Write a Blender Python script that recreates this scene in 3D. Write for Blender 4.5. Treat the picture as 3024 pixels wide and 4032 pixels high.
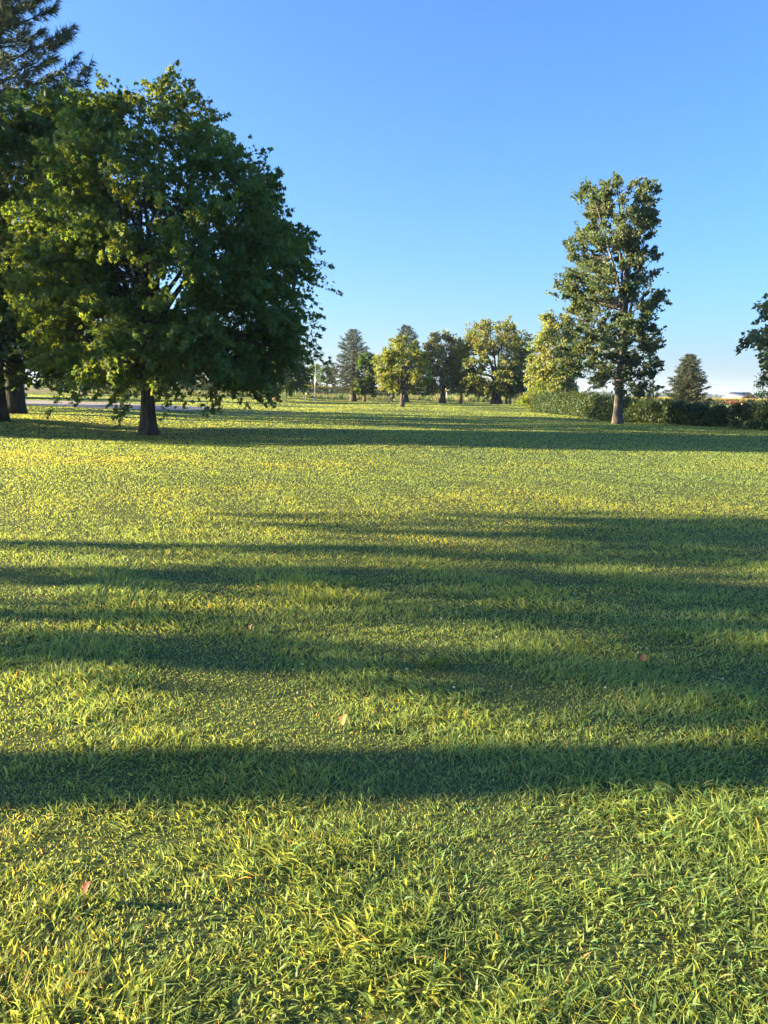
import bpy, math, random
import numpy as np
from mathutils import Vector, Matrix

for o in list(bpy.data.objects):
    bpy.data.objects.remove(o)
S = bpy.context.scene
COL = S.collection
R = math.radians

# ------------------------------------------------------------------ camera
CAM_H = 1.6
PITCH, ROLL = R(8.9), R(1.0)
cf = Vector((0, math.cos(PITCH), -math.sin(PITCH)))
r0 = Vector((1, 0, 0)); u0 = Vector((0, math.sin(PITCH), math.cos(PITCH)))
cr = math.cos(ROLL)*r0 + math.sin(ROLL)*u0
cu = -math.sin(ROLL)*r0 + math.cos(ROLL)*u0
cam_d = bpy.data.cameras.new('camera'); cam = bpy.data.objects.new('camera', cam_d); COL.objects.link(cam)
cam_d.sensor_fit = 'HORIZONTAL'; cam_d.sensor_width = 36; cam_d.lens = 36
cam_d.clip_start = 0.05; cam_d.clip_end = 20000
cam.matrix_world = Matrix(((cr.x, cu.x, -cf.x, 0), (cr.y, cu.y, -cf.y, 0), (cr.z, cu.z, -cf.z, CAM_H), (0, 0, 0, 1)))
S.camera = cam

# ------------------------------------------------------------------ sky, sun, exposure
SUN_EL = R(12.0)
SHADOW = Vector((1.0, -0.04, 0)).normalized()          # the way shadows fall on the ground
sun_to = Vector((-SHADOW.x*math.cos(SUN_EL), -SHADOW.y*math.cos(SUN_EL), math.sin(SUN_EL)))
W = bpy.data.worlds.new('World'); S.world = W; W.use_nodes = True
nt = W.node_tree; bg = nt.nodes['Background']
sky = nt.nodes.new('ShaderNodeTexSky'); sky.sky_type = 'NISHITA'; sky.sun_disc = False
sky.sun_elevation = SUN_EL
sky.sun_rotation = math.atan2(sun_to.x, sun_to.y)
sky.altitude = 200; sky.air_density = 1.0; sky.dust_density = 2.2; sky.ozone_density = 7.0
tn = nt.nodes.new('ShaderNodeMix'); tn.data_type = 'RGBA'; tn.blend_type = 'MULTIPLY'; tn.inputs[0].default_value = 1   # white balance of the whole sky
tn.inputs[7].default_value = (.87, .935, 1.0, 1); nt.links.new(sky.outputs[0], tn.inputs[6]); nt.links.new(tn.outputs[2], bg.inputs[0]); bg.inputs[1].default_value = 0.084
sl = bpy.data.lights.new('sun', 'SUN'); sl.energy = 5.0; sl.angle = R(0.55); sl.color = (1.0, 0.84, 0.50)
so = bpy.data.objects.new('sun', sl); COL.objects.link(so)
so.rotation_euler = (-sun_to).to_track_quat('-Z', 'Y').to_euler(); so.location = (-60, 5, 40)
S.view_settings.view_transform = 'Standard'; S.view_settings.look = 'None'
S.view_settings.exposure = 2.48; S.view_settings.gamma = 1.0
S.cycles.use_denoising = True
S.cycles.max_bounces = 8; S.cycles.diffuse_bounces = 3; S.cycles.transmission_bounces = 4
S.cycles.volume_bounces = 0; S.cycles.transparent_max_bounces = 6

# ------------------------------------------------------------------ terrain and pixel helpers
def sstep(a, b, v):
    t = np.clip((v-a)/(b-a), 0, 1); return t*t*(3-2*t)
def ground(x, y):
    x = np.asarray(x, float); y = np.asarray(y, float)
    z = 0.05*np.sin(x*.31+1.0)*np.sin(y*.27+.4) + 0.05*np.sin(x*.11-y*.09+2)
    z = z*sstep(3, 14, np.hypot(x, y))
    z = z + .22*sstep(-9, -17, x)*sstep(18, 32, y)
    z = z - 1.0*sstep(75, 160, y)*sstep(18, 50, x)
    return z*(1-sstep(400, 1200, np.hypot(x, y))) - 1.0*sstep(400, 1200, np.hypot(x, y))*sstep(0, 1, y*0)
def gz(x, y): return float(ground(x, y))
def ray(px, row):
    return cr*((px-1512)/3024) + cu*((2016-row)/3024) + cf
def at_depth(px, row, y):
    v = ray(px, row); t = y/v.y
    return Vector((v.x*t, y, CAM_H+v.z*t))
def on_ground(px, row):
    v = ray(px, row); z = 0.0
    for _ in range(30):
        t = (z-CAM_H)/v.z
        z = .5*z+.5*gz(v.x*t, v.y*t)
    return Vector((v.x*t, v.y*t, gz(v.x*t, v.y*t)))

# ------------------------------------------------------------------ materials
def newmat(name):
    m = bpy.data.materials.new(name); m.use_nodes = True
    n = m.node_tree; b = n.nodes['Principled BSDF']
    return m, n, b
def plain(name, col, rough=.7, var=.25, scale=6, metal=0, bump=0.0):
    m, n, b = newmat(name)
    tc = n.nodes.new('ShaderNodeTexCoord'); nz = n.nodes.new('ShaderNodeTexNoise')
    nz.inputs['Scale'].default_value = scale; nz.inputs['Detail'].default_value = 6
    n.links.new(tc.outputs['Object'], nz.inputs['Vector'])
    cp = n.nodes.new('ShaderNodeValToRGB')
    lo = [c*(1-var) for c in col]; hi = [min(1, c*(1+var)) for c in col]
    cp.color_ramp.elements[0].position = .3; cp.color_ramp.elements[1].position = .7
    cp.color_ramp.elements[0].color = (*lo, 1); cp.color_ramp.elements[1].color = (*hi, 1)
    n.links.new(nz.outputs['Fac'], cp.inputs['Fac']); n.links.new(cp.outputs['Color'], b.inputs['Base Color'])
    b.inputs['Roughness'].default_value = rough; b.inputs['Metallic'].default_value = metal
    if bump:
        bp = n.nodes.new('ShaderNodeBump'); bp.inputs['Strength'].default_value = bump
        n.links.new(nz.outputs['Fac'], bp.inputs['Height']); n.links.new(bp.outputs[0], b.inputs['Normal'])
    return m
def leafmat(name, col, trans=(.2, .3, .03), mix=.4, rough=.5, spec=.35):
    """foliage: per-leaf tint attribute times a base colour, part of the light passes through"""
    m, n, b = newmat(name)
    at = n.nodes.new('ShaderNodeAttribute'); at.attribute_name = 'tint'
    mu = n.nodes.new('ShaderNodeMix'); mu.data_type = 'RGBA'; mu.blend_type = 'MULTIPLY'; mu.inputs[0].default_value = 1
    mu.inputs[7].default_value = (*col, 1); n.links.new(at.outputs['Color'], mu.inputs[6])
    n.links.new(mu.outputs[2], b.inputs['Base Color']); b.inputs['Roughness'].default_value = rough
    b.inputs['Specular IOR Level'].default_value = spec
    m2 = n.nodes.new('ShaderNodeMix'); m2.data_type = 'RGBA'; m2.blend_type = 'MULTIPLY'; m2.inputs[0].default_value = 1
    m2.inputs[7].default_value = (*trans, 1); n.links.new(at.outputs['Color'], m2.inputs[6])
    tr = n.nodes.new('ShaderNodeBsdfTranslucent'); n.links.new(m2.outputs[2], tr.inputs['Color'])
    mx = n.nodes.new('ShaderNodeMixShader'); mx.inputs[0].default_value = mix
    n.links.new(b.outputs[0], mx.inputs[1]); n.links.new(tr.outputs[0], mx.inputs[2])
    n.links.new(mx.outputs[0], n.nodes['Material Output'].inputs['Surface'])
    return m
def barkmat(name, dark, light, vs=9.0, stretch=.18, bump=.8):
    m, n, b = newmat(name)
    tc = n.nodes.new('ShaderNodeTexCoord'); mp = n.nodes.new('ShaderNodeMapping')
    mp.inputs['Scale'].default_value = (1, 1, stretch); n.links.new(tc.outputs['Object'], mp.inputs['Vector'])
    nz = n.nodes.new('ShaderNodeTexNoise'); nz.inputs['Scale'].default_value = vs; nz.inputs['Detail'].default_value = 8
    nz.inputs['Distortion'].default_value = .6; n.links.new(mp.outputs[0], nz.inputs['Vector'])
    vo = n.nodes.new('ShaderNodeTexVoronoi'); vo.inputs['Scale'].default_value = vs*1.2; vo.feature = 'DISTANCE_TO_EDGE'
    n.links.new(mp.outputs[0], vo.inputs['Vector'])
    cp = n.nodes.new('ShaderNodeValToRGB')
    cp.color_ramp.elements[0].position = .32; cp.color_ramp.elements[1].position = .72
    cp.color_ramp.elements[0].color = (*dark, 1); cp.color_ramp.elements[1].color = (*light, 1)
    n.links.new(nz.outputs['Fac'], cp.inputs['Fac']); n.links.new(cp.outputs[0], b.inputs['Base Color'])
    ad = n.nodes.new('ShaderNodeMath'); ad.operation = 'ADD'
    n.links.new(nz.outputs['Fac'], ad.inputs[0]); n.links.new(vo.outputs['Distance'], ad.inputs[1])
    bp = n.nodes.new('ShaderNodeBump'); bp.inputs['Strength'].default_value = bump; bp.inputs['Distance'].default_value = .04
    n.links.new(ad.outputs[0], bp.inputs['Height']); n.links.new(bp.outputs[0], b.inputs['Normal'])
    b.inputs['Roughness'].default_value = .9; b.inputs['Specular IOR Level'].default_value = .2
    return m

# ------------------------------------------------------------------ mesh helpers
def mesh_obj(name, V, F, mat, parent=None, tint=None, smooth=False):
    """V (n,3), F (m,3) or (m,4) arrays -> one mesh object"""
    V = np.asarray(V, np.float32); F = np.asarray(F, np.int32); k = F.shape[1]
    me = bpy.data.meshes.new(name)
    me.vertices.add(len(V)); me.vertices.foreach_set('co', V.ravel())
    me.loops.add(F.size); me.loops.foreach_set('vertex_index', F.ravel())
    me.polygons.add(len(F)); me.polygons.foreach_set('loop_start', np.arange(0, F.size, k, dtype=np.int32))
    if smooth: me.polygons.foreach_set('use_smooth', np.ones(len(F), dtype=bool))
    if tint is not None:
        t = np.ones((len(V), 4), np.float32); t[:, :3] = tint
        a = me.color_attributes.new('tint', 'FLOAT_COLOR', 'POINT'); a.data.foreach_set('color', t.ravel())
    me.update(calc_edges=True); me.materials.append(mat)
    o = bpy.data.objects.new(name, me); COL.objects.link(o)
    if parent: o.parent = parent
    return o
def tag(o, label, cat, group=None, kind=None):
    o['label'] = label; o['category'] = cat
    if group: o['group'] = group
    if kind: o['kind'] = kind
    return o
def thing(name, loc, label, cat, group=None):
    e = bpy.data.objects.new(name, None); COL.objects.link(e); e.location = loc; e.empty_display_size = .3
    return tag(e, label, cat, group)
class MB:
    """collects triangles"""
    def __init__(s): s.v = []; s.f = []; s.n = 0
    def add(s, v, f):
        v = np.asarray(v, float); f = np.asarray(f, int)
        s.v.append(v); s.f.append(f+s.n); s.n += len(v)
    def tube(s, pts, rad, sides=6, cap=True):
        P = np.asarray(pts, float); k = len(P); rad = np.asarray(rad, float)
        T = np.gradient(P, axis=0); T /= np.linalg.norm(T, axis=1)[:, None]+1e-9
        ref = np.where(np.abs(T[:, 2:3]) > .9, [[1., 0, 0]], [[0, 0, 1.]])
        A = np.cross(T, ref); A /= np.linalg.norm(A, axis=1)[:, None]+1e-9; B = np.cross(T, A)
        for i in range(1, k):                       # keep the rings from twisting
            a = A[i-1]-T[i]*np.dot(A[i-1], T[i]); a /= np.linalg.norm(a)+1e-9
            A[i] = a; B[i] = np.cross(T[i], a)
        th = np.linspace(0, 2*np.pi, sides, endpoint=False)
        if rad.ndim == 1: rad = np.repeat(rad[:, None], sides, 1)
        V = P[:, None]+rad[:, :, None]*(np.cos(th)[None, :, None]*A[:, None]+np.sin(th)[None, :, None]*B[:, None])
        V = V.reshape(-1, 3); F = []
        for i in range(k-1):
            for j in range(sides):
                a = i*sides+j; b = i*sides+(j+1) % sides; c = a+sides; d = b+sides
                F += [(a, b, d), (a, d, c)]
        if cap:
            V = np.vstack([V, P[-1:], P[:1]]); e = k*sides
            for j in range(sides):
                F.append(((k-1)*sides+j, (k-1)*sides+(j+1) % sides, e)); F.append(((j+1) % sides, j, e+1))
        s.add(V, F)
    def box(s, c, d, rz=0):
        x, y, z = [q/2 for q in d]
        V = np.array([(sx*x, sy*y, sz*z) for sx in (-1, 1) for sy in (-1, 1) for sz in (-1, 1)])
        ca, sa = math.cos(rz), math.sin(rz)
        V = np.c_[V[:, 0]*ca-V[:, 1]*sa, V[:, 0]*sa+V[:, 1]*ca, V[:, 2]]+np.array(c)
        q = [(0, 1, 3, 2), (4, 6, 7, 5), (0, 4, 5, 1), (2, 3, 7, 6), (0, 2, 6, 4), (1, 5, 7, 3)]
        s.add(V, [t for a, b, c_, d_ in q for t in ((a, b, c_), (a, c_, d_))])
    def build(s, name, mat, parent=None, smooth=False):
        return mesh_obj(name, np.vstack(s.v), np.vstack(s.f), mat, parent, smooth=smooth)

# leaf templates: (u along, v across, w out of plane), triangles
T_OVAL = (np.array([(0, 0, 0), (.35, .28, .05), (.35, -.28, .05), (.75, .2, .03), (.75, -.2, .03), (1, 0, -.08)]),
          np.array([(0, 2, 1), (1, 2, 4), (1, 4, 3), (3, 4, 5)]))
T_MAPLE = (np.array([(0, 0, 0), (.62, .55, -.06), (.62, -.55, -.06), (.1, .2, .03), (.1, -.2, .03), (1, 0, -.08), (.5, 0, .03), (-.05, .36, -.03), (-.05, -.36, -.03)]),
           np.array([(0, 2, 1), (3, 4, 5), (6, 7, 8)]))
T_QUAD = (np.array([(0, 0, 0), (.5, .32, .06), (.5, -.32, .06), (1, 0, -.05)]), np.array([(0, 2, 1), (1, 2, 3)]))
T_HEART = (np.array([(0, 0, 0), (.3, .45, .06), (.3, -.45, .06), (1, 0, -.06)]), np.array([(0, 2, 1), (1, 2, 3)]))
T_NEEDLE = (np.array([(0, .05, 0), (0, -.05, 0), (1, 0, 0)]), np.array([(0, 1, 2)]))
T_SPRAY = (np.array([(0, 0, 0), (.3, .2, -.03), (.3, -.2, -.03), (.45, 0, .03), (.75, .13, -.06), (.75, -.13, -.06), (1, 0, -.06)]),
           np.array([(0, 2, 3), (0, 3, 1), (3, 5, 6), (3, 6, 4)]))
def norm(a): return a/(np.linalg.norm(a, axis=1)[:, None]+1e-9)
def leaves(C, D, N, size, T, tint, rng):
    tv, tf = T
    D = norm(D); Wd = norm(np.cross(N, D)); N = np.cross(D, Wd)
    s = np.asarray(size)[:, None, None]
    V = C[:, None]+s*(tv[None, :, 0:1]*D[:, None]+tv[None, :, 1:2]*Wd[:, None]+tv[None, :, 2:3]*N[:, None])
    F = tf[None]+(np.arange(len(C))*len(tv))[:, None, None]
    return V.reshape(-1, 3), F.reshape(-1, 3), np.repeat(tint, len(tv), 0)
def tints(n, rng, v=.25, hue=.12, yellow=0.0, ycol=(2.2, 1.35, .6)):
    t = np.ones((n, 3))*rng.uniform(1-v, 1+v, (n, 1)); t[:, 0] *= rng.uniform(1-hue, 1+hue*1.6, n)
    if yellow:
        k = rng.random(n) < yellow; t[k] *= np.array(ycol)
    return t

# ------------------------------------------------------------------ broadleaf tree
def bez(a, b, c, n):
    t = np.linspace(0, 1, n)[:, None]
    return (1-t)**2*a+2*t*(1-t)*b+t*t*c
def trunk_shape(mb, base_r, H, rng, flare=1.6, lean=(0, 0), sides=12, top=.12, roots=5, wob=.12):
    n = 14; t = np.linspace(0, 1, n)**1.5
    z = t*H
    ph = rng.uniform(0, 6.28, 4)
    x = lean[0]*t+wob*np.sin(t*5+ph[0])*t*base_r*3; y = lean[1]*t+wob*np.sin(t*4+ph[1])*t*base_r*3
    P = np.c_[x, y, z-.08*(t == 0)]
    r = base_r*((1-t)*(1-top)+top)
    th = np.linspace(0, 2*np.pi, sides, endpoint=False)
    fl = np.exp(-z/(base_r*1.7))[:, None]*(flare-1)*(.72+.5*np.cos(roots*th+ph[2])*np.cos(2*th+ph[3])[None])
    rr = r[:, None]*(1+fl)*(1+.06*np.cos(3*th+ph[0]+z[:, None]*1.2))
    mb.tube(P, rr, sides)
    return P, r
def crown_clumps(outline, n, rng, ry=.9, shell=.45, yoff=0.0):
    """outline: (z, left, right) rows relative to the trunk; returns clump centres, outward directions"""
    o = np.array(sorted(outline)); z0, z1 = o[0, 0], o[-1, 0]
    zz = np.linspace(z0, z1, 200); L = np.interp(zz, o[:, 0], o[:, 1]); Rr = np.interp(zz, o[:, 0], o[:, 2])
    w = (Rr-L)**1.3+1e-3; w /= w.sum()
    zi = rng.choice(200, n, p=w); z = zz[zi]+rng.uniform(-.5, .5, n)*(z1-z0)/200
    cx = (L[zi]+Rr[zi])/2; rx = (Rr[zi]-L[zi])/2
    f = rng.uniform(shell**2, 1, n)**.5; th = rng.uniform(0, 2*np.pi, n)
    C = np.c_[cx+rx*f*np.cos(th), yoff+rx*ry*f*np.sin(th), z]
    O = np.c_[np.cos(th), np.sin(th), (z-(z0+(z1-z0)*.35))/(z1-z0)*1.6]
    return C, norm(O), f, rx
def broadleaf(name, label, base, outline, clumps, per, size, T, lm, bm, trunk_r, seed, ry=.9, shell=.45, spray=1.0, fork=.25,
              trunk_top=.7, cat='tree', group=None, flare=1.6, lean=(0, 0), yellow=0., ycol=(2.2, 1.35, .6), limbs=10, droop=.25,
              up=.25, sides=12, tintv=.25, stems=1, flat=.6, wdt=.34, carve=()):
    rng = np.random.default_rng(seed)
    e = thing(name, base, label, cat, group)
    o = np.array(sorted(outline)); H = o[-1, 0]; width = (o[:, 2]-o[:, 1]).max()
    C, O, f, rx = crown_clumps(outline, clumps, rng, ry, shell)
    mb = MB()
    P, r = trunk_shape(mb, trunk_r, H*trunk_top, rng, flare, lean, sides)
    for s in range(stems-1):
        a = rng.uniform(0, 6.28); P2, r2 = trunk_shape(mb, trunk_r*.75, H*.6, rng, flare, (math.cos(a)*width*.16, math.sin(a)*width*.16), sides)
    # main limbs rise from the trunk and bend outward, thinner branches join each leaf clump to the nearest limb
    pts = [P[i] for i in range(len(P)) if P[i][2] > H*fork*.8]; prad = [r[i] for i in range(len(P)) if P[i][2] > H*fork*.8]
    order = rng.permutation(clumps)[:limbs]
    for i in order:
        tip = C[i]; zs = min(max(H*fork*rng.uniform(.75, 1.2), tip[2]*.45), H*trunk_top*.95)
        k = int(np.argmin(np.abs(P[:, 2]-zs))); a = P[k]
        mid = a*.45+tip*.55; mid[2] = a[2]*.25+tip[2]*.75+.05*H*rng.uniform(-.5, 1)*(tip[2] > H*.4)
        b = bez(a, mid, tip, 8); ra = r[k]*.6
        rr = np.linspace(ra, max(.015, ra*.15), 8)
        b[1:-1] += rng.normal(0, .012*width, (6, 3)); mb.tube(b, rr, 6)
        pts += list(b[2:]); prad += list(rr[2:])
    pts = np.array(pts); prad = np.array(prad)
    for i in range(clumps):
        d = np.linalg.norm(pts-C[i], axis=1)+np.maximum(0, pts[:, 2]-C[i][2])*1.5
        j = int(np.argmin(d))
        if d[j] < .15: continue
        a = pts[j]; m = (a+C[i])/2+rng.normal(0, .1, 3)*d[j]+np.array([0, 0, -.12*d[j]])
        ra = min(prad[j]*.6, .012+.014*d[j]); mb.tube(bez(a, m, C[i], 4), np.linspace(ra, .008, 4), 4, cap=False)
    tr = mb.build('trunk', bm, e, smooth=True)
    # leaves: every clump is a few pointed sprays
    nb = 5
    Cs = np.repeat(C, nb, 0); Os = np.repeat(O, nb, 0)
    dr = norm(Os*np.array([1, 1, .55])+rng.normal(0, .55, Os.shape)+np.array([0, 0, up]))
    ln = spray*rng.uniform(.55, 1.25, len(Cs))*(.7+.6*rng.random(len(Cs)))
    m = len(Cs)*(per//nb); idx = np.repeat(np.arange(len(Cs)), per//nb)
    t = rng.random(m)**.8
    lat = rng.normal(0, 1, (m, 3))*np.array([1, 1, .6]); 
    wd = (1-t*.92)*wdt*ln[idx]
    pos = Cs[idx]+dr[idx]*(t*ln[idx])[:, None]+lat*wd[:, None]
    pos[:, 2] -= droop*(t**2)*ln[idx]
    if len(carve):                                       # open gaps in the crown
        ok = np.ones(m, bool)
        for gx, gzz_, gr, gh in carve: ok &= ((pos[:, 0]-gx)/gr)**2+((pos[:, 2]-gzz_)/gh)**2 > rng.uniform(.75, 1.1, m)
        pos, idx = pos[ok], idx[ok]; m = len(pos)
    D = dr[idx]+rng.normal(0, .6, (m, 3))+np.array([0, 0, -.35])
    N = np.array([0, 0, 1.0])*.25+Os[idx]*.4+rng.normal(0, flat, (m, 3))
    sz = size*rng.uniform(.65, 1.25, m)
    base_t = np.repeat(tints(len(C), rng, .14, .08), nb, 0)[idx]
    V, F, tt = leaves(pos, D, N, sz, T, tints(m, rng, tintv, .12, yellow, ycol)*base_t, rng)
    mesh_obj('crown', V, F, lm, e, tt)
    return e
def outline_px(base, rows):
    """crown outline given as (row, left px, right px) of the photograph at the trunk's own distance"""
    out = []
    for row, l, r_ in rows:
        a = at_depth(l, row, base.y); b = at_depth(r_, row, base.y)
        out.append(((a.z+b.z)/2-base.z, a.x-base.x, b.x-base.x))
    return out

# ------------------------------------------------------------------ conifers
def conifer(name, label, base, H, Rr, z0, seed, lm, bm, trunk_r, n=170, spr=26, size=.35, cat='tree', group=None, T=T_SPRAY, shape=.85,
            droop=.28, rise=.12, tuft=False, bare=0.0, xs=1.0, lean=(0, 0), density=1.0, clip_x=None):
    rng = np.random.default_rng(seed)
    e = thing(name, base, label, cat, group)
    mb = MB(); P, r = trunk_shape(mb, trunk_r, H*.98, rng, 1.5, lean, 10, .06, wob=.05)
    pos, dr, nn, ss_ = [], [], [], []
    for i in range(n):
        q = (i+rng.random())/n
        z = z0+(H-z0)*q**.9
        u = (z-z0)/(H-z0)
        L = Rr*((1-u)**shape)*rng.uniform(.58, 1.1)*(1 if u > .08 else .85)+.03*Rr
        az = i*2.399+rng.uniform(-.4, .4)
        o = np.array([math.cos(az)*xs, math.sin(az), 0])
        s = np.linspace(0, 1, 7)
        sl = rise+.5*u
        bz = z+L*(sl*s-droop*(1-u*.8)*s**1.6+.16*s**3)
        k = int(np.argmin(np.abs(P[:, 2]-z)))
        B = np.c_[P[k, 0]+o[0]*L*s, P[k, 1]+o[1]*L*s, bz]
        B[1:] += rng.normal(0, .02*L, (6, 3))
        mb.tube(B, np.linspace(.012+.02*L*.7, .008, 7), 4, cap=False)
        m = int(spr*density*(.35+L/Rr))
        t = bare+(1-bare)*rng.random(m)**.7
        bx = np.stack([np.interp(t, s, B[:, c]) for c in range(3)], 1)
        side = np.array([-o[1], o[0], 0])
        lat = rng.uniform(-1, 1, m)
        wid = L*.30*(1-t*.75)
        pos.append(bx+side*(lat*wid)[:, None]+np.c_[np.zeros(m), np.zeros(m), -np.abs(lat)*wid*.35+rng.normal(0, .05*Rr*.3, m)])
        dr.append(o+side*(lat*.9)[:, None]+np.c_[np.zeros(m), np.zeros(m), rng.uniform(-.6, .25, m)])
        ss_.append(np.full(m, .45+.55*L/Rr)); nn.append(np.array([0, 0, .6])+o*.4+rng.normal(0, .6, (m, 3)))
    mb.build('trunk', bm, e, smooth=True)
    pos = np.vstack(pos); dr = norm(np.vstack(dr)); nn = np.vstack(nn)
    if tuft:                                   # pine: brushes of long needles fanned round the twig ends
        k = 8; m = len(pos)
        pos2 = np.repeat(pos, k, 0); d2 = np.repeat(dr, k, 0)+rng.normal(0, .55, (m*k, 3))+np.array([0, 0, .35])
        V, F, tt = leaves(pos2, d2, rng.normal(0, 1, (m*k, 3)), size*rng.uniform(.7, 1.2, m*k), T_NEEDLE, np.repeat(tints(m, rng, .25, .1), k, 0), rng)
    else:
        m = len(pos)
        V, F, tt = leaves(pos, dr, nn, size*np.concatenate(ss_)*rng.uniform(.6, 1.25, m), T, tints(m, rng, .28, .12), rng)
    mesh_obj('crown', V, F, lm, e, tt)
    return e

# ------------------------------------------------------------------ leaf and bark materials
M_MAPLE = leafmat('maple_leaf', (.05, .115, .038), (.40, .50, .045), .38)
M_MAPLE2 = leafmat('maple_leaf_dark', (.045, .10, .03), (.20, .30, .03), .38)
M_COTTON = leafmat('cottonwood_leaf', (.10, .145, .08), (.26, .31, .08), .32, .55, .25)
M_GOLD = leafmat('pear_leaf', (.21, .25, .07), (.38, .42, .07), .4)
M_GREY = leafmat('ash_leaf', (.15, .175, .08), (.34, .35, .08), .35)
M_PALE = leafmat('locust_leaf', (.22, .26, .09), (.42, .44, .08), .4)
M_HEDGE = leafmat('hedge_leaf', (.042, .075, .026), (.16, .21, .025), .26)
M_SUMAC = leafmat('sumac_leaf', (.13, .19, .035), (.42, .46, .04), .45)
M_NEEDLE = leafmat('spruce_needle', (.085, .105, .06), (.12, .13, .04), .15, .6, .25)
M_PINE = leafmat('pine_needle', (.05, .085, .05), (.12, .16, .05), .25, .5, .3)
B_MAPLE = barkmat('maple_bark', (.028, .023, .018), (.12, .095, .075))
B_OAK = barkmat('pine_bark', (.02, .016, .013), (.085, .065, .05), 5, .22)
B_COTTON = barkmat('cottonwood_bark', (.06, .052, .045), (.25, .22, .19), 9, .25, 1.0)
B_FAR = barkmat('weathered_bark', (.06, .048, .038), (.19, .15, .12), 5, .3)
B_RED = barkmat('reddish_bark', (.10, .06, .04), (.30, .19, .13), 5, .3)

# ================================================================== the ground
def ground_sheet():
    a = np.linspace(-1, 1, 181); g = np.sinh(a*8)/math.sinh(8)*9000
    X, Y = np.meshgrid(g, g); Z = ground(X, Y)
    n = len(g); I = np.arange((n-1)*n).reshape(n-1, n)[:, :-1].ravel()
    F = np.c_[I, I+1, I+1+n, I+n]
    m, nd, b = newmat('lawn_soil')
    tc = nd.nodes.new('ShaderNodeTexCoord')
    def noise(s, d=6):
        k = nd.nodes.new('ShaderNodeTexNoise'); k.inputs['Scale'].default_value = s; k.inputs['Detail'].default_value = d
        nd.links.new(tc.outputs['Object'], k.inputs['Vector']); return k
    def ramp(src, c0, c1, p0=.35, p1=.65):
        k = nd.nodes.new('ShaderNodeValToRGB'); k.color_ramp.elements[0].color = (*c0, 1); k.color_ramp.elements[1].color = (*c1, 1)
        k.color_ramp.elements[0].position = p0; k.color_ramp.elements[1].position = p1
        nd.links.new(src, k.inputs['Fac']); return k
    r1 = ramp(noise(60).outputs['Fac'], (.016, .017, .009), (.085, .09, .03))  # soil tone; its dark end also paints in the shade between blades
    r2 = ramp(noise(.35).outputs['Fac'], (.07, .10, .03), (.12, .14, .04))
    mx = nd.nodes.new('ShaderNodeMix'); mx.data_type = 'RGBA'; mx.inputs[0].default_value = .5
    nd.links.new(r1.outputs[0], mx.inputs[6]); nd.links.new(r2.outputs[0], mx.inputs[7])
    # farmland past the park: ripening crops
    sx = nd.nodes.new('ShaderNodeSeparateXYZ'); nd.links.new(tc.outputs['Object'], sx.inputs[0])
    mr = nd.nodes.new('ShaderNodeMapRange'); mr.inputs['From Min'].default_value = 150; mr.inputs['From Max'].default_value = 165
    nd.links.new(sx.outputs['Y'], mr.inputs['Value'])
    r3 = ramp(noise(.01, 4).outputs['Fac'], (.13, .13, .04), (.30, .20, .07))
    m2 = nd.nodes.new('ShaderNodeMix'); m2.data_type = 'RGBA'
    nd.links.new(mr.outputs[0], m2.inputs[0]); nd.links.new(mx.outputs[2], m2.inputs[6]); nd.links.new(r3.outputs[0], m2.inputs[7])
    nd.links.new(m2.outputs[2], b.inputs['Base Color']); b.inputs['Roughness'].default_value = .95; b.inputs['Specular IOR Level'].default_value = .1
    bp = nd.nodes.new('ShaderNodeBump'); bp.inputs['Strength'].default_value = .25; bp.inputs['Distance'].default_value = .01
    nd.links.new(noise(45).outputs['Fac'], bp.inputs['Height']); nd.links.new(bp.outputs[0], b.inputs['Normal'])
    o = mesh_obj('lawn', np.c_[X.ravel(), Y.ravel(), Z.ravel()], F, m, smooth=True); o['kind'] = 'structure'
    return o
ground_sheet()

def sheet(name, poly, mat, lift=.012, kind='structure', step=3.0):
    """a flat-lying sheet cut to a polygon, following the ground"""
    import bmesh
    bm = bmesh.new(); bm.faces.new([bm.verts.new((p[0], p[1], 0)) for p in poly])
    bmesh.ops.triangulate(bm, faces=bm.faces[:])
    bmesh.ops.subdivide_edges(bm, edges=bm.edges[:], cuts=5, use_grid_fill=True)
    bmesh.ops.triangulate(bm, faces=bm.faces[:])
    for v in bm.verts: v.co.z = gz(v.co.x, v.co.y)+lift
    bmesh.ops.recalc_face_normals(bm, faces=bm.faces[:])
    if bm.faces and sum(f.normal.z for f in bm.faces) < 0: bmesh.ops.reverse_faces(bm, faces=bm.faces[:])
    me = bpy.data.meshes.new(name); bm.to_mesh(me); bm.free(); me.materials.append(mat)
    o = bpy.data.objects.new(name, me); COL.objects.link(o); o['kind'] = kind
    return o
def px_poly(pts): return [tuple(on_ground(a, b))[:2] for a, b in pts]
M_SAND = plain('infield_sand', (.30, .23, .185), .95, .18, 1.2, bump=.3)
M_GRAVEL = plain('gravel', (.42, .36, .29), .95, .2, 1.0, bump=.3)
INFIELD = px_poly([(-400, 1560), (-100, 1572), (100, 1577), (250, 1580), (420, 1586), (620, 1596), (760, 1601), (850, 1604), (868, 1607), (840, 1612),
                   (760, 1617), (620, 1619), (420, 1611), (250, 1603), (100, 1595), (-100, 1588), (-400, 1578)])
sheet('infield_dirt', INFIELD, M_SAND, .03)
ROAD = px_poly([(700, 1543), (860, 1551), (1000, 1558), (1090, 1559.5), (1180, 1559), (1180, 1556), (1090, 1556), (980, 1552), (860, 1546), (700, 1539)])
sheet('gravel_path', ROAD, M_GRAVEL, .05)

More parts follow.
